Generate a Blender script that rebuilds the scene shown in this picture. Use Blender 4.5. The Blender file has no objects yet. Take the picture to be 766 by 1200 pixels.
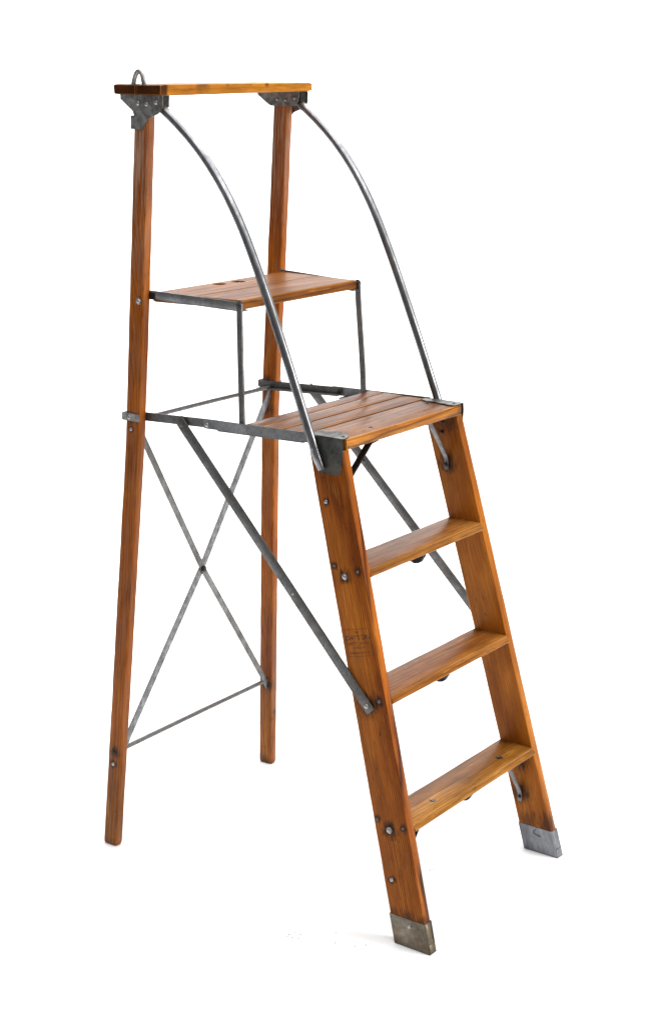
import bpy, bmesh, math, random
from mathutils import Vector, Matrix, noise
C = bpy.context.scene
random.seed(4)

# ---------------------------------------------------------------- camera
cam_d = bpy.data.cameras.new('camera'); cam = bpy.data.objects.new('camera', cam_d)
C.collection.objects.link(cam); C.camera = cam
Rv = Vector((-0.58702, 0.80956, 0.003646)); Uv = Vector((-0.21022, -0.15678, 0.96500)); Fv = Vector((-0.78180, -0.56571, -0.26222))
cm = Matrix((Rv, Uv, -Fv)).transposed().to_4x4(); cm.translation = Vector((3.27334, 2.29943, 2.02365))
cam.matrix_world = cm
cam_d.sensor_fit = 'VERTICAL'; cam_d.sensor_height = 24.0; cam_d.lens = 1970.37/1200*24
cam_d.shift_x = -17.5/1200; cam_d.shift_y = -2.7/1200
cam_d.clip_start = .05; cam_d.clip_end = 200
C.render.resolution_x = 653; C.render.resolution_y = 1024

# ---------------------------------------------------------------- light
w = bpy.data.worlds.new("World"); C.world = w; w.use_nodes = True
w.node_tree.nodes['Background'].inputs[0].default_value = (.96, .98, 1, 1)
w.node_tree.nodes['Background'].inputs[1].default_value = .16
C.view_settings.view_transform = 'Standard'; C.view_settings.look = 'None'
C.view_settings.exposure = 0.0; C.view_settings.gamma = 1
def lamp(name, loc, target, sx, sy, power, col=(1, 1, 1)):
    d = bpy.data.lights.new(name, 'AREA'); d.shape = 'RECTANGLE'; d.size = sx; d.size_y = sy; d.energy = power; d.color = col
    o = bpy.data.objects.new(name, d); C.collection.objects.link(o); o.location = loc
    o.rotation_euler = (Vector(target)-Vector(loc)).to_track_quat('-Z', 'Y').to_euler()
    return o
lamp('overhead_softbox', (.2, .6, 4.5), (-.2, -.1, .6), 5.2, 5.2, 235)
lamp('front_softbox', (-1.3, 4.4, 2.5), (0, 0, 1.0), 2.0, 2.8, 195, (1, .98, .94))
lamp('side_softbox', (4.4, -1.4, 2.6), (0, 0, 1.0), .8, 2.0, 2)
lamp('backdrop_lamp', (-.9, -1.2, 4.2), (-3.6, -2.7, .9), 4.5, 1.2, 220)

# ---------------------------------------------------------------- materials
class NT:
    def __init__(s, name):
        s.m = bpy.data.materials.new(name); s.m.use_nodes = True; s.t = s.m.node_tree; s.n = s.t.nodes; s.l = s.t.links
        s.b = s.n['Principled BSDF']
    def new(s, kind, **kw):
        o = s.n.new(kind)
        for k, v in kw.items():
            if k.startswith('i_'):
                o.inputs[k[2:].replace('_', ' ')].default_value = v
            else: setattr(o, k, v)
        return o
    def ln(s, a, b): s.l.new(a, b)
    def math(s, op, a, b=None, clamp=False):
        o = s.n.new('ShaderNodeMath'); o.operation = op; o.use_clamp = clamp
        for i, v in enumerate((a, b)):
            if v is None: continue
            if isinstance(v, (int, float)): o.inputs[i].default_value = v
            else: s.ln(v, o.inputs[i])
        return o.outputs[0]
    def ramp(s, src, stops):
        o = s.n.new('ShaderNodeValToRGB'); e = o.color_ramp.elements
        while len(e) < len(stops): e.new(.5)
        for el, (p, c) in zip(e, stops): el.position = p; el.color = (*c, 1) if len(c) == 3 else c
        s.ln(src, o.inputs[0]); return o.outputs[0]
    def mix(s, fac, a, b, mode='MIX'):
        o = s.n.new('ShaderNodeMix'); o.data_type = 'RGBA'; o.blend_type = mode
        if isinstance(fac, (int, float)): o.inputs[0].default_value = fac
        else: s.ln(fac, o.inputs[0])
        for i, v in ((6, a), (7, b)):
            if isinstance(v, tuple): o.inputs[i].default_value = (*v, 1)
            else: s.ln(v, o.inputs[i])
        return o.outputs[2]
    def noise(s, vec, scale, sc=(1, 1, 1), detail=3, rough=.5, off=(0, 0, 0)):
        mp = s.n.new('ShaderNodeMapping'); mp.inputs['Scale'].default_value = sc; mp.inputs['Location'].default_value = off
        s.ln(vec, mp.inputs['Vector'])
        o = s.n.new('ShaderNodeTexNoise'); o.inputs['Scale'].default_value = scale; o.inputs['Detail'].default_value = detail
        o.inputs['Roughness'].default_value = rough
        s.ln(mp.outputs[0], o.inputs['Vector']); return o.outputs['Fac']

def wood(name, dark, mid, light, pith=(.11, .05), tilt=.03, ring=330., seed=0., contrast=.75, stains_shade=(), blotch=.5,
         rough=.36, worn=None, patch=None, coat=.04, spec=.10, wob=.012, edge=(.52, .22, .045)):
    """local Z of the part is the grain; pith = offset of the tree's centre from the part, metres"""
    s = NT(name)
    tc = s.n.new('ShaderNodeTexCoord'); v = tc.outputs['Object']
    oi = s.n.new('ShaderNodeObjectInfo')
    off = s.n.new('ShaderNodeVectorMath'); off.operation = 'ADD'; off.inputs[1].default_value = (seed*.37, seed*.71, seed*1.3); s.ln(v, off.inputs[0])
    vo = off.outputs[0]
    sp = s.n.new('ShaderNodeSeparateXYZ'); s.ln(v, sp.inputs[0])
    X, Y, Z = sp.outputs
    n1 = s.noise(vo, 1, (9, 9, 1.6), 2); n2 = s.noise(vo, 1, (60, 60, 5), 2)
    xx = s.math('ADD', s.math('ADD', X, pith[0]), s.math('MULTIPLY', Z, tilt))
    yy = s.math('ADD', s.math('ADD', Y, pith[1]), s.math('MULTIPLY', Z, tilt*.6))
    r = s.math('SQRT', s.math('ADD', s.math('MULTIPLY', xx, xx), s.math('MULTIPLY', yy, yy)))
    r = s.math('ADD', r, s.math('MULTIPLY', n1, wob)); r = s.math('ADD', r, s.math('MULTIPLY', n2, .0035))
    fr = s.math('FRACT', s.math('MULTIPLY', r, ring))
    # earlywood slowly darkens to latewood, then drops
    late = s.ramp(fr, [(0, (.25,)*3), (.12, (0,)*3), (.55, (.25,)*3), (.86, (1,)*3), (1, (.25,)*3)])
    fib = s.noise(vo, 1, (900, 900, 14), 3, .6)
    fib2 = s.noise(vo, 1, (260, 260, 3.5), 3, .6)
    blo = s.noise(vo, 1, (14, 14, 3.2), 4, .6)
    blo2 = s.noise(vo, 1, (45, 45, 7), 4, .65, (3, 1, 7))
    base = s.ramp(blo, [(.36, mid), (.62, light)])
    big = s.noise(vo, 1, (6, 6, 2.2), 3, .6, (5, 5, 5)); base = s.mix(1.0, base, s.ramp(big, [(.36, (.66, .60, .55)), (.60, (1.1, 1.1, 1.1))]), 'MULTIPLY')
    k = s.math('MULTIPLY', late, contrast)
    k = s.math('ADD', k, s.math('MULTIPLY', s.math('SUBTRACT', fib2, .5), .9), True)
    col = s.mix(k, base, dark)
    fk = s.ramp(fib, [(.36, (.62,)*3), (.6, (1.08,)*3)])
    col = s.mix(.7, col, fk, 'MULTIPLY')
    bk = s.ramp(blo2, [(.34, (.42, .36, .33)), (.55, (1, 1, 1))])
    col = s.mix(blotch, col, bk, 'MULTIPLY')
    nick = s.noise(vo, 1, (210, 210, 70), 2, .5, (8, 1, 3)); gate = s.ramp(s.noise(vo, 1, (16, 16, 9), 2, .5, (2, 8, 6)), [(.5, (0,)*3), (.6, (1,)*3)])
    col = s.mix(s.math('MULTIPLY', s.math('MULTIPLY', s.ramp(nick, [(.64, (0,)*3), (.70, (1,)*3)]), gate), .8), col, (.03, .012, .005))
    scuff = s.noise(vo, 1, (320, 320, 9), 2, .5, (1, 6, 4)); gate2 = s.ramp(s.noise(vo, 1, (14, 14, 7), 2, .5, (9, 2, 1)), [(.5, (0,)*3), (.62, (1,)*3)])
    col = s.mix(s.math('MULTIPLY', s.math('MULTIPLY', s.ramp(scuff, [(.60, (0,)*3), (.66, (1,)*3)]), gate2), .45), col, edge)
    if patch:      # band of another tone: (axis, from, to, colour multiplier)
        ax, a, b, cmul, amt = patch
        src = (X, Y, Z)[ax]
        t = s.math('ADD', src, s.math('MULTIPLY', s.math('SUBTRACT', s.noise(vo, 1, (30, 30, 9), 3), .5), abs(b-a)*1.2))
        mr = s.n.new('ShaderNodeMapRange'); mr.inputs[1].default_value = a; mr.inputs[2].default_value = b; s.ln(t, mr.inputs[0])
        col = s.mix(s.math('MULTIPLY', mr.outputs[0], amt), col, s.mix(1.0, col, cmul, 'MULTIPLY'))
    # varnish rubbed through along the edges
    bv = s.n.new('ShaderNodeBevel'); bv.samples = 4; bv.inputs[0].default_value = .0035
    gm = s.n.new('ShaderNodeNewGeometry'); dt = s.n.new('ShaderNodeVectorMath'); dt.operation = 'DOT_PRODUCT'
    s.ln(bv.outputs[0], dt.inputs[0]); s.ln(gm.outputs['Normal'], dt.inputs[1])
    eg = s.math('ADD', s.math('SUBTRACT', 1, dt.outputs['Value']), s.math('MULTIPLY', s.math('SUBTRACT', s.noise(vo, 1, (70, 70, 22), 4, .6), .55), .22))
    col = s.mix(s.math('MULTIPLY', s.ramp(eg, [(.03, (0,)*3), (.12, (1,)*3)]), .6), col, edge)
    # old dirt round the bolts and ends, painted shade in the seat holes, each with its own outline
    for (px, py, pz, rad, amt) in stains_shade:
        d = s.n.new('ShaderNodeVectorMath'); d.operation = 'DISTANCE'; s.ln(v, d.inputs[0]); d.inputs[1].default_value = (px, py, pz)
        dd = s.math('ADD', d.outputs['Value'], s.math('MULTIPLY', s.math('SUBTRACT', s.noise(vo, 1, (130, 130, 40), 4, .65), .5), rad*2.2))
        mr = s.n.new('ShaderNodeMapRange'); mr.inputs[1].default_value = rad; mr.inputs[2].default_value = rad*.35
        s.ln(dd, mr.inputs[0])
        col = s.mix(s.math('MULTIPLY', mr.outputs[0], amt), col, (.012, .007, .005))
    s.ln(col, s.b.inputs['Base Color'])
    rr = s.ramp(fib2, [(.3, (rough*.8,)*3), (.7, (rough*1.35,)*3)])
    s.ln(rr, s.b.inputs['Roughness'])
    s.b.inputs['Coat Weight'].default_value = coat; s.b.inputs['Coat Roughness'].default_value = .16
    s.b.inputs['Specular IOR Level'].default_value = spec
    h = s.math('ADD', s.math('MULTIPLY', late, -.5), s.math('MULTIPLY', fib, .5)); h = s.math('ADD', h, s.math('MULTIPLY', fib2, .6))
    bu = s.n.new('ShaderNodeBump'); bu.inputs['Strength'].default_value = .32; bu.inputs['Distance'].default_value = .0008
    st = .32
    if worn:       # raised, weathered grain and painted sheen over part of the length: (axis, from, to)
        ax, a, b = worn
        mr = s.n.new('ShaderNodeMapRange'); mr.inputs[1].default_value = a; mr.inputs[2].default_value = b
        mr.inputs[3].default_value = .3; mr.inputs[4].default_value = 1
        s.ln((X, Y, Z)[ax], mr.inputs[0]); s.ln(mr.outputs[0], bu.inputs['Strength'])
        mr2 = s.n.new('ShaderNodeMapRange'); mr2.inputs[1].default_value = a; mr2.inputs[2].default_value = b
        mr2.inputs[3].default_value = .0008; mr2.inputs[4].default_value = .003
        s.ln((X, Y, Z)[ax], mr2.inputs[0]); s.ln(mr2.outputs[0], bu.inputs['Distance'])
        mr3 = s.n.new('ShaderNodeMapRange'); mr3.inputs[1].default_value = a; mr3.inputs[2].default_value = b
        mr3.inputs[3].default_value = coat; mr3.inputs[4].default_value = .55
        s.ln((X, Y, Z)[ax], mr3.inputs[0]); s.ln(mr3.outputs[0], s.b.inputs['Coat Weight'])
        col_sheen = s.mix(s.math('MULTIPLY', mr.outputs[0], s.ramp(fib2, [(.46, (0,)*3), (.6, (.75,)*3)])), col, (.38, .22, .14))  # whitish varnish sheen put into the colour as streaks
        s.ln(col_sheen, s.b.inputs['Base Color'])
    s.ln(h, bu.inputs['Height']); s.ln(bu.outputs[0], s.b.inputs['Normal']); s.ln(bu.outputs[0], s.b.inputs['Coat Normal'])
    return s.m

def metal(name, a, b, rough=.36, rust=.0, mottle=1.1, metallic=.85, scale=60, streak=(1, 1, 1), bump=.35):
    s = NT(name); tc = s.n.new('ShaderNodeTexCoord'); v = tc.outputs['Object']
    n = s.noise(v, scale, streak, 5, .65); n2 = s.noise(v, scale*6, streak, 3, .6, (4, 2, 9)); n3 = s.noise(v, scale*.35, (1, 1, 1), 3, .5, (7, 7, 1))
    col = s.ramp(n, [(.5-.2*mottle, a), (.5+.2*mottle, b)])
    col = s.mix(.28, col, s.ramp(n2, [(.38, (.45,)*3), (.62, (1.3,)*3)]), 'MULTIPLY')
    scr = s.noise(v, scale*3, (1.5, .12, .12), 2, .6, (1, 5, 2))
    col = s.mix(.35, col, s.ramp(scr, [(.44, (.75,)*3), (.6, (1.35,)*3)]), 'MULTIPLY')
    if rust: col = s.mix(s.math('MULTIPLY', s.ramp(n3, [(.48, (0,)*3), (.66, (1,)*3)]), rust), col, (.11, .055, .022))
    s.ln(col, s.b.inputs['Base Color']); s.b.inputs['Metallic'].default_value = metallic
    s.ln(s.ramp(n, [(.35, (rough*1.35,)*3), (.65, (rough*.75,)*3)]), s.b.inputs['Roughness'])
    bu = s.n.new('ShaderNodeBump'); bu.inputs['Strength'].default_value = bump; bu.inputs['Distance'].default_value = .0006
    s.ln(s.math('ADD', n2, n), bu.inputs['Height']); s.ln(bu.outputs[0], s.b.inputs['Normal'])
    return s.m

STEEL = metal('brushed_steel', (.17, .173, .18), (.32, .325, .335), .36, rust=.12, scale=24)
TUBE = metal('bare_steel_tube', (.15, .150, .158), (.40, .402, .42), .29, scale=16, mottle=.7, metallic=1, streak=(1, 1, .25), bump=.12)
BAR = metal('dark_bar_steel', (.12, .12, .12), (.20, .198, .196), .42, rust=.2, scale=26)
XBAR = metal('grey_bar_steel', (.13, .132, .138), (.28, .285, .295), .42, scale=50, mottle=1.0)
PLATE = metal('dark_sheet_steel', (.045, .046, .044), (.13, .13, .122), .45, rust=.2, scale=25)
IRON = metal('mottled_bracket_iron', (.14, .132, .122), (.52, .52, .51), .38, rust=.45, scale=60, mottle=.9)
BLACKIRON = metal('blackened_iron', (.015, .014, .014), (.05, .048, .046), .5)
BOLT = metal('bolt_steel', (.2, .19, .18), (.62, .61, .60), .3, rust=.2, scale=120)
ZINC = metal('grey_zinc_sheet', (.13, .135, .15), (.28, .29, .32), .42, scale=16, mottle=1.0, metallic=.6, streak=(1, 1, .4))
TARNISH = metal('tarnished_sheet', (.08, .070, .052), (.24, .22, .175), .38, rust=.5, scale=16, mottle=.9, metallic=.75)

# ---------------------------------------------------------------- mesh helpers
MW = {}
def link(name, bm, mat, parent=None, M=None, smooth=True, label=None):
    me = bpy.data.meshes.new(name); bmesh.ops.recalc_face_normals(bm, faces=bm.faces); bm.to_mesh(me); bm.free()
    o = bpy.data.objects.new(name, me); C.collection.objects.link(o)
    if M is None:
        cs = [v.co for v in me.vertices]; c = sum(cs, Vector())/len(cs); M = Matrix.Translation(c)
    me.transform(M.inverted()); 
    if mat: me.materials.append(mat)
    if smooth:
        me.polygons.foreach_set('use_smooth', [True]*len(me.polygons)); me.set_sharp_from_angle(angle=math.radians(38))
    MW[o] = M
    if parent:
        o.parent = parent; o.matrix_basis = MW[parent].inverted() @ M
    else: o.matrix_basis = M
    if label: o['label'] = label
    return o
def frame(c, zax, xax):
    z = Vector(zax).normalized(); x = Vector(xax); x = (x-z*x.dot(z)).normalized(); y = z.cross(x)
    M = Matrix((x, y, z)).transposed().to_4x4(); M.translation = Vector(c); return M
def rrect(c, u, v, a, b, r, n=3):
    c, u, v = Vector(c), Vector(u), Vector(v); out = []
    for qx, qy, a0 in ((1, 1, 0), (-1, 1, 90), (-1, -1, 180), (1, -1, 270)):
        for k in range(n+1):
            t = math.radians(a0+90*k/n)
            out.append(c+u*(qx*(a-r)+r*math.cos(t))+v*(qy*(b-r)+r*math.sin(t)))
    return out
def loft(bm, rings, cap=True):
    rs = [[bm.verts.new(p) for p in r] for r in rings]; n = len(rs[0])
    for A, B in zip(rs, rs[1:]):
        for i in range(n): bm.faces.new((A[i], A[(i+1) % n], B[(i+1) % n], B[i]))
    if cap: bm.faces.new(rs[0][::-1]); bm.faces.new(rs[-1])
    return bm
def jit(p, amp, sc=9, seed=0):
    q = Vector((p[0]*sc+seed, p[1]*sc, p[2]*sc))
    return Vector(p)+Vector((noise.noise(q), noise.noise(q+Vector((31, 0, 0))), noise.noise(q+Vector((0, 47, 0)))*.4))*amp
def box(bm, lo, hi, bev=.0006):
    lo, hi = Vector(lo), Vector(hi)
    r = bmesh.ops.create_cube(bm, size=1); vs = r['verts']
    for v in vs: v.co = Vector(((lo[i]+hi[i])/2+v.co[i]*(hi[i]-lo[i]) for i in range(3)))
    if bev: bmesh.ops.bevel(bm, geom=list({e for v in vs for e in v.link_edges}), offset=bev, segments=2, affect='EDGES')
    return bm
def bar(pts, wid, thk, wdir, r=.0008, sub=None):
    """flat bar along pts; wdir = direction across its width"""
    bm = bmesh.new(); pts = [Vector(p) for p in pts]; rings = []
    for i, p in enumerate(pts):
        t = (pts[min(i+1, len(pts)-1)]-pts[max(i-1, 0)]).normalized()
        wv = Vector(wdir); wv = (wv-t*wv.dot(t)).normalized(); n = t.cross(wv)
        rings.append(rrect(p, wv, n, wid/2, thk/2, min(r, thk*.45), 2))
    return loft(bm, rings)
def tube(pts, rad, n=14, closed=False, flat=None):
    bm = bmesh.new(); pts = [Vector(p) for p in pts]; rings = []; up = Vector((1, 0, 0))
    for i, p in enumerate(pts):
        t = (pts[min(i+1, len(pts)-1)]-pts[max(i-1, 0)]).normalized()
        u = up-t*up.dot(t)
        if u.length < .2: u = Vector((0, 0, 1))-t*t.z
        u.normalize(); v = t.cross(u)
        ra = rad(i/(len(pts)-1)) if callable(rad) else (rad, rad)
        if not isinstance(ra, tuple): ra = (ra, ra)
        rings.append([p+u*ra[0]*math.cos(a)+v*ra[1]*math.sin(a) for a in [2*math.pi*k/n for k in range(n)]])
    return loft(bm, rings)
def spline(pts, per=8):
    pts = [Vector(p) for p in pts]; P = [2*pts[0]-pts[1]]+pts+[2*pts[-1]-pts[-2]]; out = []
    for i in range(1, len(P)-2):
        for k in range(per):
            t = k/per; a, b, c, d = P[i-1:i+3]
            out.append(.5*((2*b)+(-a+c)*t+(2*a-5*b+4*c-d)*t*t+(-a+3*b-3*c+d)*t**3))
    out.append(pts[-1]); return out
def dome(c, n, r, h, washer=0, seg=14, slot=False):
    """round bolt head at c standing off along n"""
    bm = bmesh.new(); M = frame(c, n, (0, .3, 1)); prof = []
    if washer: prof += [(washer, 0), (washer, .0012), (r*1.02, .0014)]
    else: prof += [(r, 0)]
    z0 = .0014 if washer else 0
    for k in range(5):
        a = math.radians(90*k/4); prof.append((r*math.cos(a)*1.0 if k < 4 else 0.0003, z0+h*(.25+.75*math.sin(a))))
    rings = [[M @ Vector((q*math.cos(t), q*math.sin(t), z)) for t in [2*math.pi*k/seg for k in range(seg)]] for q, z in prof]
    return loft(bm, rings)
def hexnut(c, n, r, h):
    bm = bmesh.new(); M = frame(c, n, (0, .2, 1))
    rings = [[M @ Vector((q*math.cos(t), q*math.sin(t), z)) for t in [math.pi/3*k for k in range(6)]] for q, z in ((r, 0), (r, h*.8), (r*.8, h))]
    return loft(bm, rings)
def slab(poly, x0, x1, axis=0, bev=.0005):
    """polygon extruded along an axis. poly in the two other coordinates"""
    bm = bmesh.new()
    def mk(a, b, x):
        q = [a, b]; q.insert(axis, x); return Vector(q)
    A = [bm.verts.new(mk(a, b, x0)) for a, b in poly]; B = [bm.verts.new(mk(a, b, x1)) for a, b in poly]
    n = len(A)
    for i in range(n): bm.faces.new((A[i], A[(i+1) % n], B[(i+1) % n], B[i]))
    f1 = bm.faces.new(A[::-1]); f2 = bm.faces.new(B)
    if bev:
        bmesh.ops.recalc_face_normals(bm, faces=bm.faces)
        bmesh.ops.bevel(bm, geom=list(f1.edges)+list(f2.edges), offset=bev, segments=2, affect='EDGES')
    return bm

# ---------------------------------------------------------------- setting: white studio sweep
def white(name, c):
    s = NT(name); tc = s.n.new('ShaderNodeTexCoord')
    n = s.noise(tc.outputs['Object'], 1.3, (1, 1, 1), 3)
    s.ln(s.ramp(n, [(.3, (c-.01,)*3), (.7, (c+.01,)*3)]), s.b.inputs['Base Color']); s.b.inputs['Roughness'].default_value = .9
    s.b.inputs['Specular IOR Level'].default_value = .1
    return s.m
bm = bmesh.new()
away = Vector((-.81, -.586, 0)); side = Vector((-.586, .81, 0)); prof = []
vs = [bm.verts.new(away*d+side*q) for d, q in ((-25, -25), (3, -25), (3, 25), (-25, 25))]; bm.faces.new(vs)
o = link('floor', bm, white('white_floor', .96), M=Matrix.Identity(4), smooth=False); o['kind'] = 'structure'
bm = bmesh.new()
for k in range(17):
    a = math.radians(90*k/16); prof.append((3.0+1.2*math.sin(a), 1.2*(1-math.cos(a))))
prof.append((4.2, 6.5))
rows = [[bm.verts.new(away*d+side*s_+Vector((0, 0, z))) for s_ in (-12, -3, 3, 12)] for d, z in prof]
for A, B in zip(rows, rows[1:]):
    for i in range(3): bm.faces.new((A[i], A[i+1], B[i+1], B[i]))
o = link('backdrop', bm, white('white_backdrop_paper', .96), M=Matrix.Identity(4)); o['kind'] = 'structure'

# faint specks of grit on the floor
bm = bmesh.new(); rg = random.Random(9)
for cx, cy, n, sp in ((-.039, .189, 4, .014), (.432, .109, 11, .026), (.36, .27, 4, .022), (.52, .02, 1, .003), (.33, .04, 1, .003), (.021, .46, 1, .004), (.48, -.416, 1, .004), (.226, -.187, 1, .01), (.40, .19, 2, .03)):
    for k in range(n):
        x, y = cx+rg.gauss(0, sp*.6), cy+rg.gauss(0, sp*.6); r = rg.uniform(.0012, .0030); a0 = rg.uniform(0, 6)
        top = bm.verts.new((x, y, r*.6))
        ring = [bm.verts.new((x+r*rg.uniform(.5, 1.3)*math.cos(a0+t), y+r*rg.uniform(.4, 1.1)*math.sin(a0+t), .0005)) for t in (0, 1.3, 2.5, 3.8, 5.1)]
        for i in range(5): bm.faces.new((top, ring[i], ring[(i+1) % 5]))
s = NT('grit'); s.b.inputs['Base Color'].default_value = (.14, .14, .135, 1); s.b.inputs['Roughness'].default_value = .9
o = link('floor_grit', bm, s.m, smooth=False); o['kind'] = 'stuff'; o['category'] = 'grit'
o['label'] = 'tiny grey specks of grit scattered on the white floor around the ladder feet'

# ---------------------------------------------------------------- the ladder
root = bpy.data.objects.new('step_ladder', None); C.collection.objects.link(root); MW[root] = Matrix.Identity(4)
root['category'] = 'step ladder'
root['label'] = 'vintage orange varnished wooden platform step ladder with curved steel handrails on white floor'

DK, MD, LT = (.085, .018, .003), (.33, .088, .010), (.50, .155, .018)
# fitted geometry (metres)
ZB = 1.0984
XR, YR, DR, TR = (.3416, .2822, .2755), (-.5978, -.5291, -.4710), .0455, .0245
fx = lambda z: .3165-.0530*z
fy = lambda z: .4161-.2608*z
DF, TF = .0965, .0258
def rx(z): return XR[0]+(XR[1]-XR[0])*z/ZB if z < ZB else XR[1]+(XR[2]-XR[1])*(z-ZB)/(1.95-ZB)
def ry(z): return YR[0]+(YR[1]-YR[0])*z/ZB if z < ZB else YR[1]+(YR[2]-YR[1])*(z-ZB)/(1.95-ZB)

def lstain_shade(M, pts):
    Mi = M.inverted(); return [(*(Mi @ Vector(p)), r*1.3, a) for (p, r, a) in pts]

# --- front legs
front = {}
for sgn in (1, -1):
    z1 = 1.1488
    zs = [0, .002, .006]+[.03+(z1-.035)*k/60 for k in range(61)]+[z1]
    bm = bmesh.new(); rings = []
    for i, z in enumerate(zs):
        r = .0028 if sgn > 0 else .0024
        sh = .0015 if i in (0,) else .0005 if i == 1 else 0
        c = (sgn*(fx(z)-TF/2), fy(z)-DF/2, z)
        ring = rrect(c, (1, 0, 0), (0, 1, 0), TF/2-sh, DF/2-sh, r)
        rings.append([jit(p, .0006, 22, sgn*5) for p in ring])
    loft(bm, rings)
    M = frame((sgn*(fx(.57)-TF/2), fy(.57)-DF/2, .57), (-sgn*.053, -.2608, 1), (1, 0, 0))
    xo = sgn*(fx(.57)) if sgn > 0 else sgn*(fx(.57)-TF)
    face = (lambda y, z: (fx(z), y, z)) if sgn > 0 else (lambda y, z: (-(fx(z)-TF), y, z))
    if sgn > 0:
        st = [(face(.075, 1.025), .010, .85), (face(.136, .858), .018, .9), (face(.105, .878), .009, .8), (face(.171, .876), .010, .8),
              (face(.245, .581), .013, .85), (face(.215, .5635), .030, .8), (face(.289, .275), .020, .95), (face(.254, .293), .010, .8), (face(.3265, .29), .010, .8),
              (face(.302, .155), .011, .85), (face(.35, .072), .022, .6), (face(.31, .074), .014, .5), (face(.392, .074), .014, .6)]
    else:
        st = [(face(.09, 1.025), .026, .85), (face(.03, 1.13), .035, .75), (face(.09, 1.13), .03, .6), (face(.306, .16), .03, .8), (face(.30, .25), .028, .85), (face(.33, .085), .03, .6), (face(.39, .09), .03, .7)]
    mt = wood('fir_front_leg' + ('' if sgn > 0 else '_inner'), (.040, .007, .001) if sgn > 0 else (.17, .040, .004), (.32, .078, .005) if sgn > 0 else (.36, .106, .009), (.56, .168, .012) if sgn > 0 else (.54, .188, .022),
              pith=(.02, .16) if sgn > 0 else (.09, .12), tilt=.016, ring=185 if sgn > 0 else 200, wob=.014 if sgn > 0 else .010, seed=3.1 if sgn > 0 else 7.7,
              contrast=.95 if sgn > 0 else .4, stains_shade=lstain_shade(M, st), blotch=.35)
    o = link('front_leg', bm, mt, root, M); front[sgn] = o
    # metal foot cap: three-sided sheet sleeve
    bm = bmesh.new(); t = .0013
    def q(z, dx, dy): return (sgn*(fx(z)-TF/2+dx), fy(z)-DF/2+dy, z)
    hx, hy = TF/2, DF/2
    for (xa, xb) in ((hx-.0002, hx+t), (-hx-t, -hx+.0002)):
        ya, yb = -hy-t, hy+.0015
        z0, zt = -0.0, .0715
        zz0 = .0006
        vs = []
        for z in (zz0, zt):
            for (dx, dy) in ((xa, ya), (xb, ya), (xb, yb), (xa, yb)): vs.append(jit(q(z, dx, dy), .0009, 30, sgn))
        r = bmesh.ops.create_cube(bm, size=1)['verts']
        order = sorted(r, key=lambda v: (v.co.z, ))
        lo = order[:4]; hi = order[4:]
        def key(v): return {(-1, -1): 0, (1, -1): 1, (1, 1): 2, (-1, 1): 3}[(int(math.copysign(1, v.co.x)), int(math.copysign(1, v.co.y)))]
        tgt = {}
        for v in lo: tgt[v] = vs[key(v)]
        for v in hi: tgt[v] = vs[4+key(v)]
        for v, cpt in tgt.items(): v.co = cpt
        bmesh.ops.bevel(bm, geom=list({e for v in r for e in v.link_edges}), offset=.0005, segments=2, affect='EDGES')
    # back flange and sole, short toe fold
    for (za, zb_, xa, xb, ya, yb) in ((.0006, .0712, -hx, hx, -hy-t-.0002, -hy+.0002), (.0, .0022, -hx-t*.6, hx+t*.6, -hy-.001, hy+.0022), (.0024, .022, -hx+.0008, hx-.0008, hy-.0002, hy+.0028), (.0225, .0700, -hx+.0035, hx-.0010, hy-.0002, hy+.0014)):
        r = bmesh.ops.create_cube(bm, size=1)['verts']
        for v in r:
            z = zb_ if v.co.z > 0 else za
            v.co = Vector(q(z, xb if v.co.x > 0 else xa, yb if v.co.y > 0 else ya))
        bmesh.ops.bevel(bm, geom=list({e for v in r for e in v.link_edges}), offset=.0004, segments=1, affect='EDGES')
    cap = link('foot_cap', bm, TARNISH if sgn > 0 else ZINC, o, M, label='brown tarnished metal foot cap' if sgn > 0 else 'bluish grey metal foot cap')
    if sgn > 0: link('bolt', dome((fx(.054)+t, .358, .054), (1, 0, 0), .0052, .0045), BOLT, cap)
    else:
        bmn = tube(spline([(-(fx(.06)-TF)+t+.0008, .352, .066), (-(fx(.06)-TF)+t+.0012, .345, .055), (-(fx(.06)-TF)+t+.0012, .357, .050), (-(fx(.05)-TF)+t+.0008, .366, .0485)], 5), .0008, 8)
        link('nail', bmn, BLACKIRON, cap)
    # bolts on the outer face
    spots = [(.0754, 1.0253, .0052, 0), (.1361, .858, .0058, 1), (.105, .8784, .0036, 0), (.1714, .8763, .0038, 0), (.2452, .5809, .0046, 0),
             (.2889, .2753, .0058, 1), (.2542, .2933, .0038, 0), (.3265, .2902, .0038, 0), (.3022, .155, .0052, 0)]
    for (y, z, r, big) in spots:
        link('bolt', dome((sgn*fx(z), y, z), (sgn, 0, .05), r, r*.75, washer=0 if not big else r*1.35), BOLT if (big or r > .005) else BAR, o)
    if sgn < 0:
        for (y, z) in ((.0745, 1.129), (.073, 1.102)): link('bolt', dome((-(fx(z)-TF), y, z), (1, 0, 0), .005, .004), BLACKIRON, o)

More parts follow.
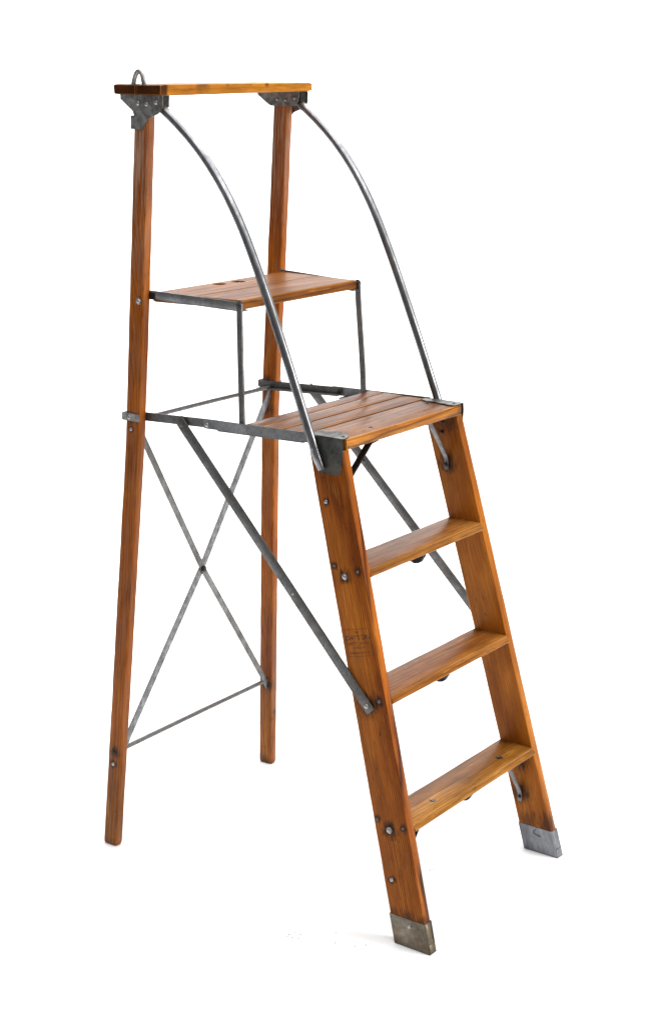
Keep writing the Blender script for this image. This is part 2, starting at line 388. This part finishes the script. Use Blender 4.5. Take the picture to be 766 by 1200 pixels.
# burned-in maker's stamp on the near leg
def text_bm(s, size):
    cu = bpy.data.curves.new('t', 'FONT'); cu.body = s; cu.size = size; cu.align_x = 'CENTER'; cu.align_y = 'CENTER'
    ob = bpy.data.objects.new('t', cu); C.collection.objects.link(ob)
    dg = bpy.context.evaluated_depsgraph_get(); me = bpy.data.meshes.new_from_object(ob.evaluated_get(dg))
    bpy.data.objects.remove(ob); bpy.data.curves.remove(cu); return me
bm = bmesh.new()
def put(me, sx, ox, oy):
    b2 = bmesh.new(); b2.from_mesh(me)
    for v in b2.verts: v.co.x = v.co.x*sx+ox; v.co.y += oy
    m2 = bpy.data.meshes.new('x'); b2.to_mesh(m2); b2.free(); bm.from_mesh(m2); bpy.data.meshes.remove(m2); bpy.data.meshes.remove(me)
put(text_bm('THE', .0085), 1.0, -.002, .027)
put(text_bm('DAYTON', .0155), 1.08, 0, .0145)
put(text_bm('SAFETY LADDER', .0078), 1.1, 0, .001)
put(text_bm('PATENTED', .0058), 1.1, 0, -.0095)
put(text_bm('CINCINNATI, O.', .0075), 1.05, 0, -.0215)
for (a, b, c, d) in ((-.037, .0345, .037, .0352), (-.037, -.0295, .037, -.0288), (-.037, -.0288, -.0363, .0345), (.0363, -.0288, .037, .0345)):
    vs = [bm.verts.new((x, y, 0)) for x, y in ((a, b), (c, b), (c, d), (a, d))]; bm.faces.new(vs)
# push to the leg's outer face
cz = .706; up = Vector((-.053, -.2608, 1)).normalized(); n_ = Vector((1, 0, .053)).normalized(); across = up.cross(n_).normalized()
cpos = Vector((fx(cz), fy(cz)-DF/2-.002, cz))+n_*.00055
SM = Matrix((across, up, n_)).transposed().to_4x4(); SM.translation = cpos
for v in bm.verts: v.co = SM @ v.co
s = NT('stamp_ink'); tc = s.n.new('ShaderNodeTexCoord')
nn = s.noise(tc.outputs['Object'], 260, (1, .3, 1), 3)
s.b.inputs['Base Color'].default_value = (.03, .010, .004, 1); s.b.inputs['Roughness'].default_value = .6
s.ln(s.ramp(nn, [(.30, (.35,)*3), (.50, (1,)*3)]), s.b.inputs['Alpha'])
link('maker_stamp', bm, s.m, front[1], SM, smooth=False, label='faint dark stamp reading THE DAYTON inside a box')

# --- rear legs
rear = {}
for sgn in (1, -1):
    z1 = 1.9268
    zs = [.0002, .002, .006, .012]+[.02+(z1-.025)*k/90 for k in range(91)]+[z1]
    bm = bmesh.new(); rings = []
    def sm(z, f):   # soften the kink at the brace
        return (f(z-.05)+f(z)+f(z+.05))/3 if .1 < z < 1.8 else f(z)
    for z in zs:
        sh = .003 if z < .001 else .0014 if z < .004 else .0004 if z < .01 else 0
        ch = .006 if abs(z-1.5) > .32 else .003
        c = (sgn*(sm(z, rx)-TR/2), sm(z, ry)+DR/2, z)
        ring = rrect(c, (1, 0, 0), (0, 1, 0), TR/2-sh, DR/2-sh, .0042 if z < 1.1 else .0034, 3)
        rings.append([jit(p, .0011 if z > 1.25 else .0007, 16, sgn*3) for p in ring])
    loft(bm, rings)
    M = frame((sgn*(rx(1)-TR/2), ry(1)+DR/2, 1.0), (-sgn*.035, .066, 1), (1, 0, 0))
    X0 = (lambda z: rx(z)) if sgn > 0 else (lambda z: -(rx(z)-TR))
    if sgn > 0: st = [((rx(.263), -.558, .263), .017, .95), ((rx(.229), -.563, .229), .012, .9), ((rx(1.15), -.51, 1.15), .016, .7), ((rx(1.122), -.509, 1.122), .008, .9), ((rx(1.443), -.474, 1.443), .009, .8), ((rx(.01), -.57, 0), .02, .5)]
    else: st = [((X0(.262), -.553, .255), .019, .95), ((X0(1.1), -.51, 1.085), .022, .8), ((X0(1.15), -.51, 1.15), .02, .8), ((X0(.01), -.58, .0), .03, .7),
                ((-(rx(.17)-TR/2), ry(.17)+DR, .17), .009, .75), ((-(rx(.17)-TR/2)+.004, ry(.15)+DR, .148), .006, .5)]
    mt = wood('fir_rear_leg' + ('' if sgn > 0 else '_far'), (.070, .014, .001), (.28, .066, .003), (.46, .128, .007), pith=(.07, .03), tilt=.02, ring=300, seed=1.7 if sgn > 0 else 5.2,
              contrast=.55, stains_shade=lstain_shade(M, st), blotch=.4, worn=(2, .50, .80), rough=.34, patch=(2, -.66, -.84, (1.15, 1.45, 1.8) if sgn < 0 else (.95, 1.2, 1.6), .8))  # worn: weathered grain, plus whitish sheen painted on the upper leg
    o = link('rear_leg', bm, mt, root, M); rear[sgn] = o
    for (y, z, r) in ((-.474, 1.443, .0062), (-.509, 1.122, .0045), (-.5612, .263, .004), (-.563, .229, .005)):
        link('bolt', dome((sgn*rx(z), y, z), (sgn, 0, .03), r, r*.7, washer=r*1.5 if z > 1.4 else 0), BOLT if z != .263 else BLACKIRON, o)
    # clamp that ties the leg to the rail
    bm = bmesh.new(); xo, xi = rx(1.152)+.0006, rx(1.152)-TR-.004
    a, b = sorted((sgn*xo, sgn*(xo+.0024))); box(bm, (a, -.5345, 1.1435), (b, -.4795, 1.1630))
    a, b = sorted((sgn*(xi), sgn*(xo+.0024))); box(bm, (a, -.5368, 1.1437), (b, -.5346, 1.1628))
    cl = link('leg_clamp', bm, IRON, o)
    link('bolt', dome((sgn*(xo+.0024), -.511, 1.1525), (sgn, 0, 0), .0055, .0042), BLACKIRON if sgn < 0 else BOLT, cl)

# --- steps
step_mats = [dict(seed=11., pith=(.02, .09)), dict(seed=23., pith=(.05, .14)), dict(seed=37., pith=(.0, .06))]
for k, (z, lab) in enumerate(((.2960, 'lowest step, mottled yellow brown and worn, with two bolt heads'), (.5907, 'middle step of even brown wood'), (.8795, 'topmost step below the platform, worn pale in the middle'))):
    th = .0200; ds = .0985
    xa = fx(z)-TF
    bm = bmesh.new(); rings = []
    yf = lambda q: fy(q)+.0012
    nseg = 26
    for i in range(nseg+1):
        x = -(xa+.0075)+(2*xa+.0085)*i/nseg
        prof = []
        r = .0045 if k else .0055
        # front (slanting with the legs), rounded nose, back edge
        top, bot = z, z-th
        pf = [(yf(bot)-r*.9, bot), (yf(bot)-r*.25, bot+r*.2), (yf(bot)-.0002, bot+r*.8), (yf(top)-.0008, top-r*1.1), (yf(top)-r*.3, top-r*.35), (yf(top)-r*1.1, top)]
        pb = [(yf(top)-ds+.002, top), (yf(top)-ds, top-.002), (yf(bot)-ds, bot+.002), (yf(bot)-ds+.002, bot)]
        rings.append([jit((x, a, b), .0011, 14, k*7) for a, b in pf+pb])
    loft(bm, rings)
    M = frame((0, fy(z)-ds/2, z-th/2), (1, 0, 0), (0, 1, 0))
    st = []
    if k == 0: st = [((.143, .306, z), .008, .7), ((-.17, .305, z), .010, .8), ((0, .30, z), .03, .25)]
    st += [((xa, fy(z)-.09, z), .022, .55), ((-xa, fy(z)-.09, z), .022, .55)]
    tone = [((.09, .030, .006), (.24, .088, .014), (.38, .160, .028)), ((.10, .030, .006), (.26, .088, .016), (.36, .135, .026)), ((.10, .032, .007), (.25, .092, .018), (.35, .140, .032))][k]
    mt = wood('fir_step_' + ('low', 'middle', 'high')[k], *tone, ring=230, tilt=.008, contrast=.62, wob=.008, stains_shade=lstain_shade(M, st), blotch=.55, rough=.32,
              coat=.12, edge=(.50, .22, .05), patch=((0, -.008, .004, (1.45, 1.6, 1.5), .9), (0, .026, .042, (1.3, 1.4, 1.2), .8), (0, .024, .042, (1.3, 1.4, 1.2), .8))[k], **step_mats[k])
    so = link('step', bm, mt, root, M, label=lab)
    # tension rod under the step and its centre saddle
    ym = fy(z)-.0515; zr = z-th-.0045
    link('tension_rod', tube([(-(fx(zr)-TF), ym, zr), (0, ym, zr), ((fx(zr)-TF), ym, zr)], .003, 10), BAR, so)
    sd = slab([(ym-.014, z-th), (ym+.044, z-th), (ym+.041, z-th-.012), (ym+.031, z-th-.028), (ym+.018, z-th-.0315), (ym+.002, z-th-.026), (ym-.010, z-th-.012)], -.010, .010, 0, .002)
    link('rod_saddle', sd, BLACKIRON, so)
    if k == 0:
        for sx, y in ((.143, .306), (-.17, .305)):
            link('bolt', dome((sx, y, z+.0002), (0, .05, 1), .0072, .003, slot=True), BLACKIRON if sx < 0 else BAR, so)
        for sg in (1, -1):
            xi = fx(.15)-TF-.001
            pts = [(sg*(xi-.002), .3055, .137), (sg*(xi-.003), .3055, .158), (sg*(xi-.012), .306, .175), (sg*.200, .309, .2715), (sg*.180, .309, .2745)]
            b_ = link('step_brace', bar(pts, .0125, .0035, (0, 1, 0)), BLACKIRON if sg > 0 else BAR, so)
            link('bolt', dome((sg*(xi-.004), .3055, .150), (-sg, 0, 0), .0048, .004), BLACKIRON, b_)

# --- platform of four boards
def board(bm, y0, y1, z0, z1, x0, x1, r=.0015, seed=0, hole=None):
    rings = []
    for i in range(25):
        x = x0+(x1-x0)*i/24
        ring = rrect((x, (y0+y1)/2, (z0+z1)/2), (0, 1, 0), (0, 0, 1), (y1-y0)/2, (z1-z0)/2, r, 2)
        rings.append([jit(p, .0008, 12, seed) for p in ring])
    loft(bm, rings)
bm = bmesh.new()
board(bm, .0085, .1205, 1.1498, 1.1750, -.2445, .2445, .0025, 1)
board(bm, -.0562, .0037, 1.1560, 1.1758, -.2525, .2525, .0016, 2)
board(bm, -.1182, -.0608, 1.1560, 1.1764, -.2525, .2525, .0016, 3)
board(bm, -.1640, -.1228, 1.1560, 1.1760, -.2525, .2525, .0016, 4)
M = frame((0, 0, 1.165), (1, 0, 0), (0, 1, 0))
st = lstain_shade(M, [((.20, .07, 1.175), .03, .5), ((-.21, .06, 1.175), .035, .4), ((.105, .089, 1.1756), .006, .8), ((.03, .07, 1.1756), .007, .6), ((-.06, .06, 1.1756), .009, .7), ((-.13, .085, 1.1756), .007, .7), ((.15, .10, 1.1756), .008, .7), ((-.2445, .11, 1.16), .02, .5)])
mt = wood('fir_platform', (.045, .013, .003), (.17, .055, .009), (.30, .110, .019), pith=(.03, .05), tilt=.008, wob=.008, ring=200, seed=51, contrast=.8, stains_shade=st, blotch=.65, rough=.40, coat=.10, patch=(0, .1105, .1185, (1.9, 2.0, 1.6), .85))
plat = link('platform', bm, mt, root, M)
link('screw', dome((.105, .089, 1.1752), (0, 0, 1), .0055, .0012), BLACKIRON, plat)
for sg in (1, -1):
    bm = bmesh.new()
    # top strip with a ragged inner edge
    if sg > 0: poly = [(.2592, .0195), (.2592, .1165), (.240, .1185), (.226, .112), (.213, .104), (.210, .092), (.219, .088), (.208, .076), (.196, .070), (.199, .058), (.213, .052), (.206, .040), (.200, .020), (.228, .012)]
    else: poly = [(-.2592, .005), (-.2592, .1165), (-.240, .1195), (-.214, .1180), (-.212, .10), (-.219, .088), (-.216, .07), (-.224, .058), (-.222, .03), (-.231, .010)]
    b2 = slab(poly, 1.1762, 1.1782, 2, .0004)
    m_ = bpy.data.meshes.new('x'); b2.to_mesh(m_); b2.free(); bm.from_mesh(m_); bpy.data.meshes.remove(m_)
    x0, x1 = sorted((sg*.2572, sg*.2592))
    poly = [(.0195, 1.1780), (.1180, 1.1780), (.1195, 1.1600), (.1165, 1.106), (.1125, 1.0955), (.104, 1.0905), (.060, 1.0915), (.050, 1.0945), (.0455, 1.1015), (.030, 1.150)]
    b2 = slab(poly, x0, x1, 0, .0005)
    b2.to_mesh(m_ := bpy.data.meshes.new('y')); b2.free(); bm.from_mesh(m_); bpy.data.meshes.remove(m_)
    cp = link('corner_plate', bm, PLATE, plat)
    link('screw', dome((sg*.236, .104, 1.1782), (0, 0, 1), .0042, .0014), BLACKIRON, cp)
    link('screw', dome((sg*.212, .063 if sg > 0 else .04, 1.1770), (0, 0, 1), .0045, .0016), BLACKIRON, cp)
    # short angled braces under the front board
    xi = fx(1.03)-TF-.001
    pts = [(sg*(xi-.002), .088, 1.006), (sg*(xi-.003), .088, 1.030), (sg*(xi-.012), .090, 1.045), (sg*.130, .103, 1.1445), (sg*.105, .104, 1.1478)]
    b_ = link('platform_brace', bar(pts, .017 if sg > 0 else .012, .0045, (0, 1, 0)), BLACKIRON if sg > 0 else BAR, plat)
    link('bolt', dome((sg*(xi-.004), .088, 1.020), (-sg, 0, 0), .006, .004), BLACKIRON, b_)

# --- side rails (angle iron)
for sg in (1, -1):
    bm = bmesh.new()
    def ang(x0, x1, ya, yb, za, zb_, h, t=.003, fl=.02):
        a, b = sorted((sg*x0, sg*x1))
        p = [(ya, za-h/2), (yb, zb_-h/2), (yb, zb_+h/2), (ya, za+h/2)]
        b2 = slab(p, a, b, 0, .0006); m_ = bpy.data.meshes.new('y'); b2.to_mesh(m_); b2.free(); bm.from_mesh(m_)
        a, b = sorted((sg*(x0-fl), sg*(x0-.0001)))
        p = [(ya+.002, za-h/2+.0001), (yb-.002, zb_-h/2+.0001), (yb-.002, zb_-h/2+t), (ya+.002, za-h/2+t)]
        b2 = slab(p, a, b, 0, .0005); m_ = bpy.data.meshes.new('y'); b2.to_mesh(m_); b2.free(); bm.from_mesh(m_)
    ang(.2535, .2570, -.5320, -.255, 1.1513, 1.1630, .0215, fl=.018)
    rl_ = link('rear_rail', bm, BAR, root)
    bm = bmesh.new()
    ang(.2574, .2604, -.294, .0190, 1.1612, 1.1694, .0240, fl=.0)if False else None
    a, b = sorted((sg*.2574, sg*.2604))
    p = [(-.294, 1.1512), (-.288, 1.1492), (.0190, 1.1575), (.0190, 1.1800), (-.286, 1.1735), (-.294, 1.1705)]
    b2 = slab(p, a, b, 0, .0008); m_ = bpy.data.meshes.new('y'); b2.to_mesh(m_); b2.free(); bm.from_mesh(m_)
    a, b = sorted((sg*.232, sg*.2604)); p = [(-.250, 1.1472), (.008, 1.1541), (.008, 1.1571), (-.250, 1.1502)]
    b2 = slab(p, a, b, 0, .0006); m_ = bpy.data.meshes.new('y'); b2.to_mesh(m_); b2.free(); bm.from_mesh(m_)
    r2 = link('platform_rail', bm, STEEL, root)
    link('bolt', dome((sg*.2604, -.281, 1.1592), (sg, 0, 0), .0062, .0045), BOLT, r2)
    link('bolt', dome((sg*.2534, -.262, 1.163), (-sg, 0, 0), .005, .004), BLACKIRON, r2)
    # long diagonal brace down to the front leg
    top = Vector((sg*.2620, -.369, 1.1625)); bot = Vector((sg*(fx(.5635)+.0035), .2147, .5635)); d = (bot-top).normalized()
    pts = [top-d*.001, top.lerp(bot, .03)+Vector((sg*.002, 0, 0)), top.lerp(bot, .3)+Vector((sg*.001, 0, 0)), top.lerp(bot, .6), top.lerp(bot, .9), bot+d*.0165]
    b_ = link('long_brace', bar(pts, .0265, .004, (0, 1, 0)), BAR, root)
    link('bolt', dome(bot+Vector((sg*.002, 0, 0)), (sg, 0, 0), .0062, .005), BOLT, b_)
    link('bolt', dome(top.lerp(bot, .02)+Vector((sg*.004, 0, 0)), (sg, 0, 0), .0055, .002), BAR, b_)
    link('rivet', dome(top.lerp(bot, .62)+Vector((sg*.002, 0, 0)), (sg, 0, 0), .0032, .0015), BOLT if sg > 0 else BLACKIRON, b_)
    link('rivet', dome(top.lerp(bot, .30)+Vector((-sg*.002, 0, 0)), (-sg, 0, 0), .0032, .0015), BLACKIRON, b_)

# --- cross bars between the rear legs
mid = Vector((.0068, -.5246, .6906))
def cross(sg, zt, zl, dy):
    top = Vector((sg*(rx(zt)-TR-.002), ry(zt)+.030, zt)); low = Vector((-sg*(rx(zl)-TR-.002), ry(zl)+.030, zl)); m = mid+Vector((0, dy, 0))
    pts = [top+Vector((0, 0, .018)), top+Vector((-sg*.001, 0, .002)), top.lerp(m, .06)+Vector((0, dy, 0)), top.lerp(m, .5)+Vector((0, 0, .001)), m, low.lerp(m, .5)+Vector((0, 0, .001)), low.lerp(m, .05), low+Vector((sg*.001, 0, -.002)), low+Vector((0, 0, -.009))]
    return bar(pts, 0.0178 if sg > 0 else .0212, .0035, Vector((0, 1, 0)).cross((low-top).normalized()))
for sg, zt, zl, dy in ((1, 1.100, .258, .002), (-1, 1.128, .275, -.002)):
    xb = link('cross_bar', cross(sg, zt, zl, dy), BAR if sg > 0 else XBAR, root)
    if sg > 0: link('bolt', hexnut(mid+Vector((0, .0035, 0)), (0, 1, 0), .0088, .006), BLACKIRON, xb)
    link('bolt', dome((-sg*(rx(zl)-TR-.0035), ry(zl)+.030, zl-.006), (sg, 0, 0), .0045, .004), BLACKIRON, xb)
xi = rx(.266)-TR
link('cross_rod', tube([(-xi, ry(.27)+.028, .271), (0, ry(.27)+.028, .2695), (xi, ry(.266)+.028, .266)], .0060, 12), BAR, root, label='lower steel rod between the rear legs')
xi = rx(1.147)-TR-.004
link('cross_rod', tube([(-xi, -.494, 1.147), (0, -.494, 1.148), (xi, -.494, 1.147)], .0056, 12), BAR, root, label='upper steel rod between the rear legs')

# --- seat shelf
zt, zb_ = 1.4632, 1.4405
def seat_board(bm, y0, y1, xw0, xw1, holes):
    """board with round through holes; xw0/xw1 = half widths at the back and the front"""
    base = bmesh.new(); outer = []
    N = 12
    P = [(-xw0+2*xw0*i/N, y0) for i in range(N)]+[(xw0+(xw1-xw0)*i/3, y0+(y1-y0)*i/3) for i in range(3)]+[(xw1-2*xw1*i/N, y1) for i in range(N)]+[(-xw1-(xw0-xw1)*i/3, y1+(y0-y1)*i/3) for i in range(3)]
    vs = [base.verts.new((x, y, zb_)) for x, y in P]
    es = [base.edges.new((vs[i], vs[(i+1) % len(vs)])) for i in range(len(vs))]
    for hx_, hy_, hr in holes:
        hv = [base.verts.new((hx_+hr*math.cos(t), hy_+hr*math.sin(t), zb_)) for t in [2*math.pi*k/20 for k in range(20)]]
        es += [base.edges.new((hv[i], hv[(i+1) % 20])) for i in range(20)]
    bmesh.ops.triangle_fill(base, edges=es, use_beauty=True)
    ex = bmesh.ops.extrude_face_region(base, geom=list(base.faces))
    for v in [g for g in ex['geom'] if isinstance(g, bmesh.types.BMVert)]: v.co.z = zt
    bmesh.ops.recalc_face_normals(base, faces=base.faces)
    base.normal_update()
    ed = [e for e in base.edges if len(e.link_faces) == 2 and e.calc_face_angle(0) > .8 and abs(e.verts[0].co.z-e.verts[1].co.z) < .001]
    bmesh.ops.bevel(base, geom=ed, offset=.002, segments=2, affect='EDGES')
    m_ = bpy.data.meshes.new('y'); base.to_mesh(m_); base.free(); bm.from_mesh(m_); bpy.data.meshes.remove(m_)
bm = bmesh.new()
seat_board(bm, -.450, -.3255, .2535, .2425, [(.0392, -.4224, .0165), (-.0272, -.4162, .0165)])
seat_board(bm, -.3225, -.1945, .2420, .2315, [])
M = frame((0, -.32, 1.452), (1, 0, 0), (0, 1, 0))
mt = wood('fir_seat', (.050, .015, .003), (.18, .056, .008), (.31, .110, .018), pith=(.05, .07), tilt=.008, wob=.008, ring=190, stains_shade=lstain_shade(M, [((.0392, -.4224, 1.447), .021, .9), ((-.0272, -.4162, 1.447), .021, .9)]), seed=71, contrast=.65, blotch=.6, rough=.42, coat=.06)  # shade on the inner walls of both holes is painted into the colour
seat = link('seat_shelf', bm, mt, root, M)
for sg in (1, -1):
    # side angle
    bm = bmesh.new()
    A = [(sg*.2575, -.470, 1.4600), (sg*.2565, -.45, 1.4595), (sg*.2530, -.40, 1.4570), (sg*.2350, -.191, 1.4495)]
    rings = []
    hs = (.0085, .0085, .0095, .0100)
    for (x, y, z), h in zip(A, hs): rings.append(rrect((x, y, z), (1, 0, 0), (0, 0, 1), .0016, h, .0007, 2))
    loft(bm, rings)
    rings = []
    for (x, y, z), h in zip(A[1:], hs[1:]): rings.append(rrect((x-sg*.011, y, z-h-.001), (1, 0, 0), (0, 0, 1), .0125, .0015, .0006, 2))
    loft(bm, rings)
    sr = link('seat_rail', bm, STEEL if sg > 0 else BAR, seat)
    bm = bmesh.new(); rings = [rrect((sg*x, y, z), (1, 0, 0), (0, 0, 1), .0022, .0088, .001, 2) for x, y, z in ((.2548, -.478, 1.4555), (.2552, -.45, 1.4552), (.2552, -.442, 1.4552))]
    # lug that runs onto the leg
    link('rail_lug', loft(bm, [[Vector((p[0]+sg*.0030, p[1], p[2])) for p in r] for r in rings]), BLACKIRON, sr)
    # upright post with a small looped top
    pts = [(sg*.2372, -.1945, 1.4560), (sg*.2385, -.1935, 1.440), (sg*.2400, -.1925, 1.40), (sg*.2465, -.1850, 1.26), (sg*.2495, -.181, 1.156)]
    po = link('seat_post', bar(spline(pts, 5), .0165, .0075, (0, 1, 0), r=.003), BAR, seat)
    link('post_collar', tube([(sg*.2345, -.1945, 1.458), (sg*.2395, -.1945, 1.455), (sg*.2425, -.1945, 1.452)], .0075, 12), BLACKIRON, po)

# --- top shelf: two boards end to end across the ladder
bm = bmesh.new()
def topboard(y0, y1, x0, x1, r, seed, drop=0):
    rings = []; n = 40
    for i in range(n+1):
        t = i/n; x = x0+(x1-x0)*t; sh = .003 if i in (0, n) else 0
        ring = rrect((x, (y0+y1)/2, 1.939-drop), (0, 1, 0), (0, 0, 1), (y1-y0)/2-sh*.3, .0107+.0022*t-sh*.7, r, 2)
        rings.append([jit(p, .0013, 26, seed) for p in ring])
    rings.insert(1, [r1.lerp(r2, .12) + (r2-r1)*0 for r1, r2 in zip([p for p in rings[1]], [p for p in rings[2]])]) if False else None
    loft(bm, rings)
topboard(-.5264, -.4575, -.288, .289, .003, 81)
topboard(-.4525, -.3776, -.290, .290, .0028, 95)
M = frame((0, -.452, 1.939), (1, 0, 0), (0, 1, 0))
st = lstain_shade(M, [((.14, -.378, 1.95), .022, .5), ((-.10, -.378, 1.951), .010, .8), ((.05, -.378, 1.951), .006, .6), ((-.28, -.378, 1.949), .008, .4)])
mt = wood('fir_top_shelf', (.15, .048, .005), (.36, .125, .010), (.52, .205, .016), pith=(.06, .06), tilt=.006, wob=.008, ring=160, seed=83, contrast=.4, blotch=.4, stains_shade=st, patch=(2, .262, .270, (.16, .12, .14), 1.0))
top = link('top_shelf', bm, mt, root, M)
eye = tube(spline([(.283, -.470, 1.945), (.283, -.466, 1.960), (.283, -.459, 1.975), (.283, -.450, 1.981), (.283, -.441, 1.974), (.283, -.437, 1.960), (.283, -.434, 1.945)], 6), lambda t: (.0052, .0056), 12)
link('hanging_eye', eye, IRON, top)
OUT = [(-.5154, 1.9278), (-.5157, 1.9170), (-.478, 1.890), (-.474, 1.880), (-.4845, 1.880), (-.4858, 1.849), (-.450, 1.8475), (-.441, 1.862), (-.4270, 1.875), (-.400, 1.884), (-.388, 1.892), (-.3835, 1.902), (-.3825, 1.9278)]
INN = [(-.5285, 1.9278), (-.524, 1.917), (-.489, 1.894), (-.4805, 1.8905), (-.41, 1.8905), (-.3995, 1.894), (-.392, 1.903), (-.389, 1.915), (-.3885, 1.9278)]
for sg in (1, -1):
    x0, x1 = sorted((sg*.2762, sg*.2792)); ob_ = link('top_bracket', slab(OUT, x0, x1, 0, .0007), IRON, root, label='outer riveted bracket under the top shelf')
    for (y, z) in ((-.4591, 1.9082), (-.4323, 1.9068), (-.4029, 1.9112)):
        link('rivet', dome((sg*.2792, y, z), (sg, 0, 0), .0058, .0042), BOLT, ob_)
    x0, x1 = sorted((sg*.2478, sg*.2506)); ib_ = link('top_bracket', slab(INN, x0, x1, 0, .0007), IRON if sg < 0 else BLACKIRON, root, label='inner plate of the bracket under the top shelf')
    for (y, z) in ((-.4591, 1.9082), (-.4323, 1.9068), (-.4029, 1.9112)):
        link('rivet', dome((sg*.2478, y, z), (-sg, 0, 0), .0048, .0035), IRON, ib_)
    bmx = bmesh.new(); x0, x1 = sorted((sg*.2508, sg*.2760)); box(bmx, (x0, -.400, 1.9000), (x1, -.3865, 1.9275), .001)
    link('spacer_block', bmx, BLACKIRON, ob_)

# --- curved handrails
YZ = [(-.414, 1.9085), (-.393, 1.8980), (-.3440, 1.8585), (-.2930, 1.8225), (-.2560, 1.7790), (-.2200, 1.7330), (-.1870, 1.6850), (-.1560, 1.6320), (-.1250, 1.5650), (-.0920, 1.4880), (-.0600, 1.4120), (-.0290, 1.3400), (.0020, 1.2600), (.0290, 1.1900), (.0480, 1.1450), (.0630, 1.1080), (.0660, 1.1000)]
for _ in range(3):
    YZ = [YZ[0]]+[((a[0]+2*b[0]+c[0])/4, (a[1]+2*b[1]+c[1])/4) for a, b, c in zip(YZ, YZ[1:], YZ[2:])]+[YZ[-1]]
for sg in (1, -1):
    pts = []
    for y, z in YZ:
        x = .2640 if z > 1.6 else .2640+(1.6-z)/.4*.004
        if z < 1.19: x = .2680
        k = noise.noise(Vector((z*7, sg*5, 0)))*.0014; pts.append((sg*x+k, y+k, z))
    sp_ = spline(pts, 6)
    def rad(t):
        if t > .93: k = (t-.93)/.07; return (.0106-.0055*k, .0106-.0024*k)
        return (.0106, .0106)
    hr = link('handrail', tube(sp_, rad, 20), TUBE, root)
    link('rivet', dome((sg*.2770, .047, 1.148), (sg, 0, 0), .0035, .002), BOLT, hr)
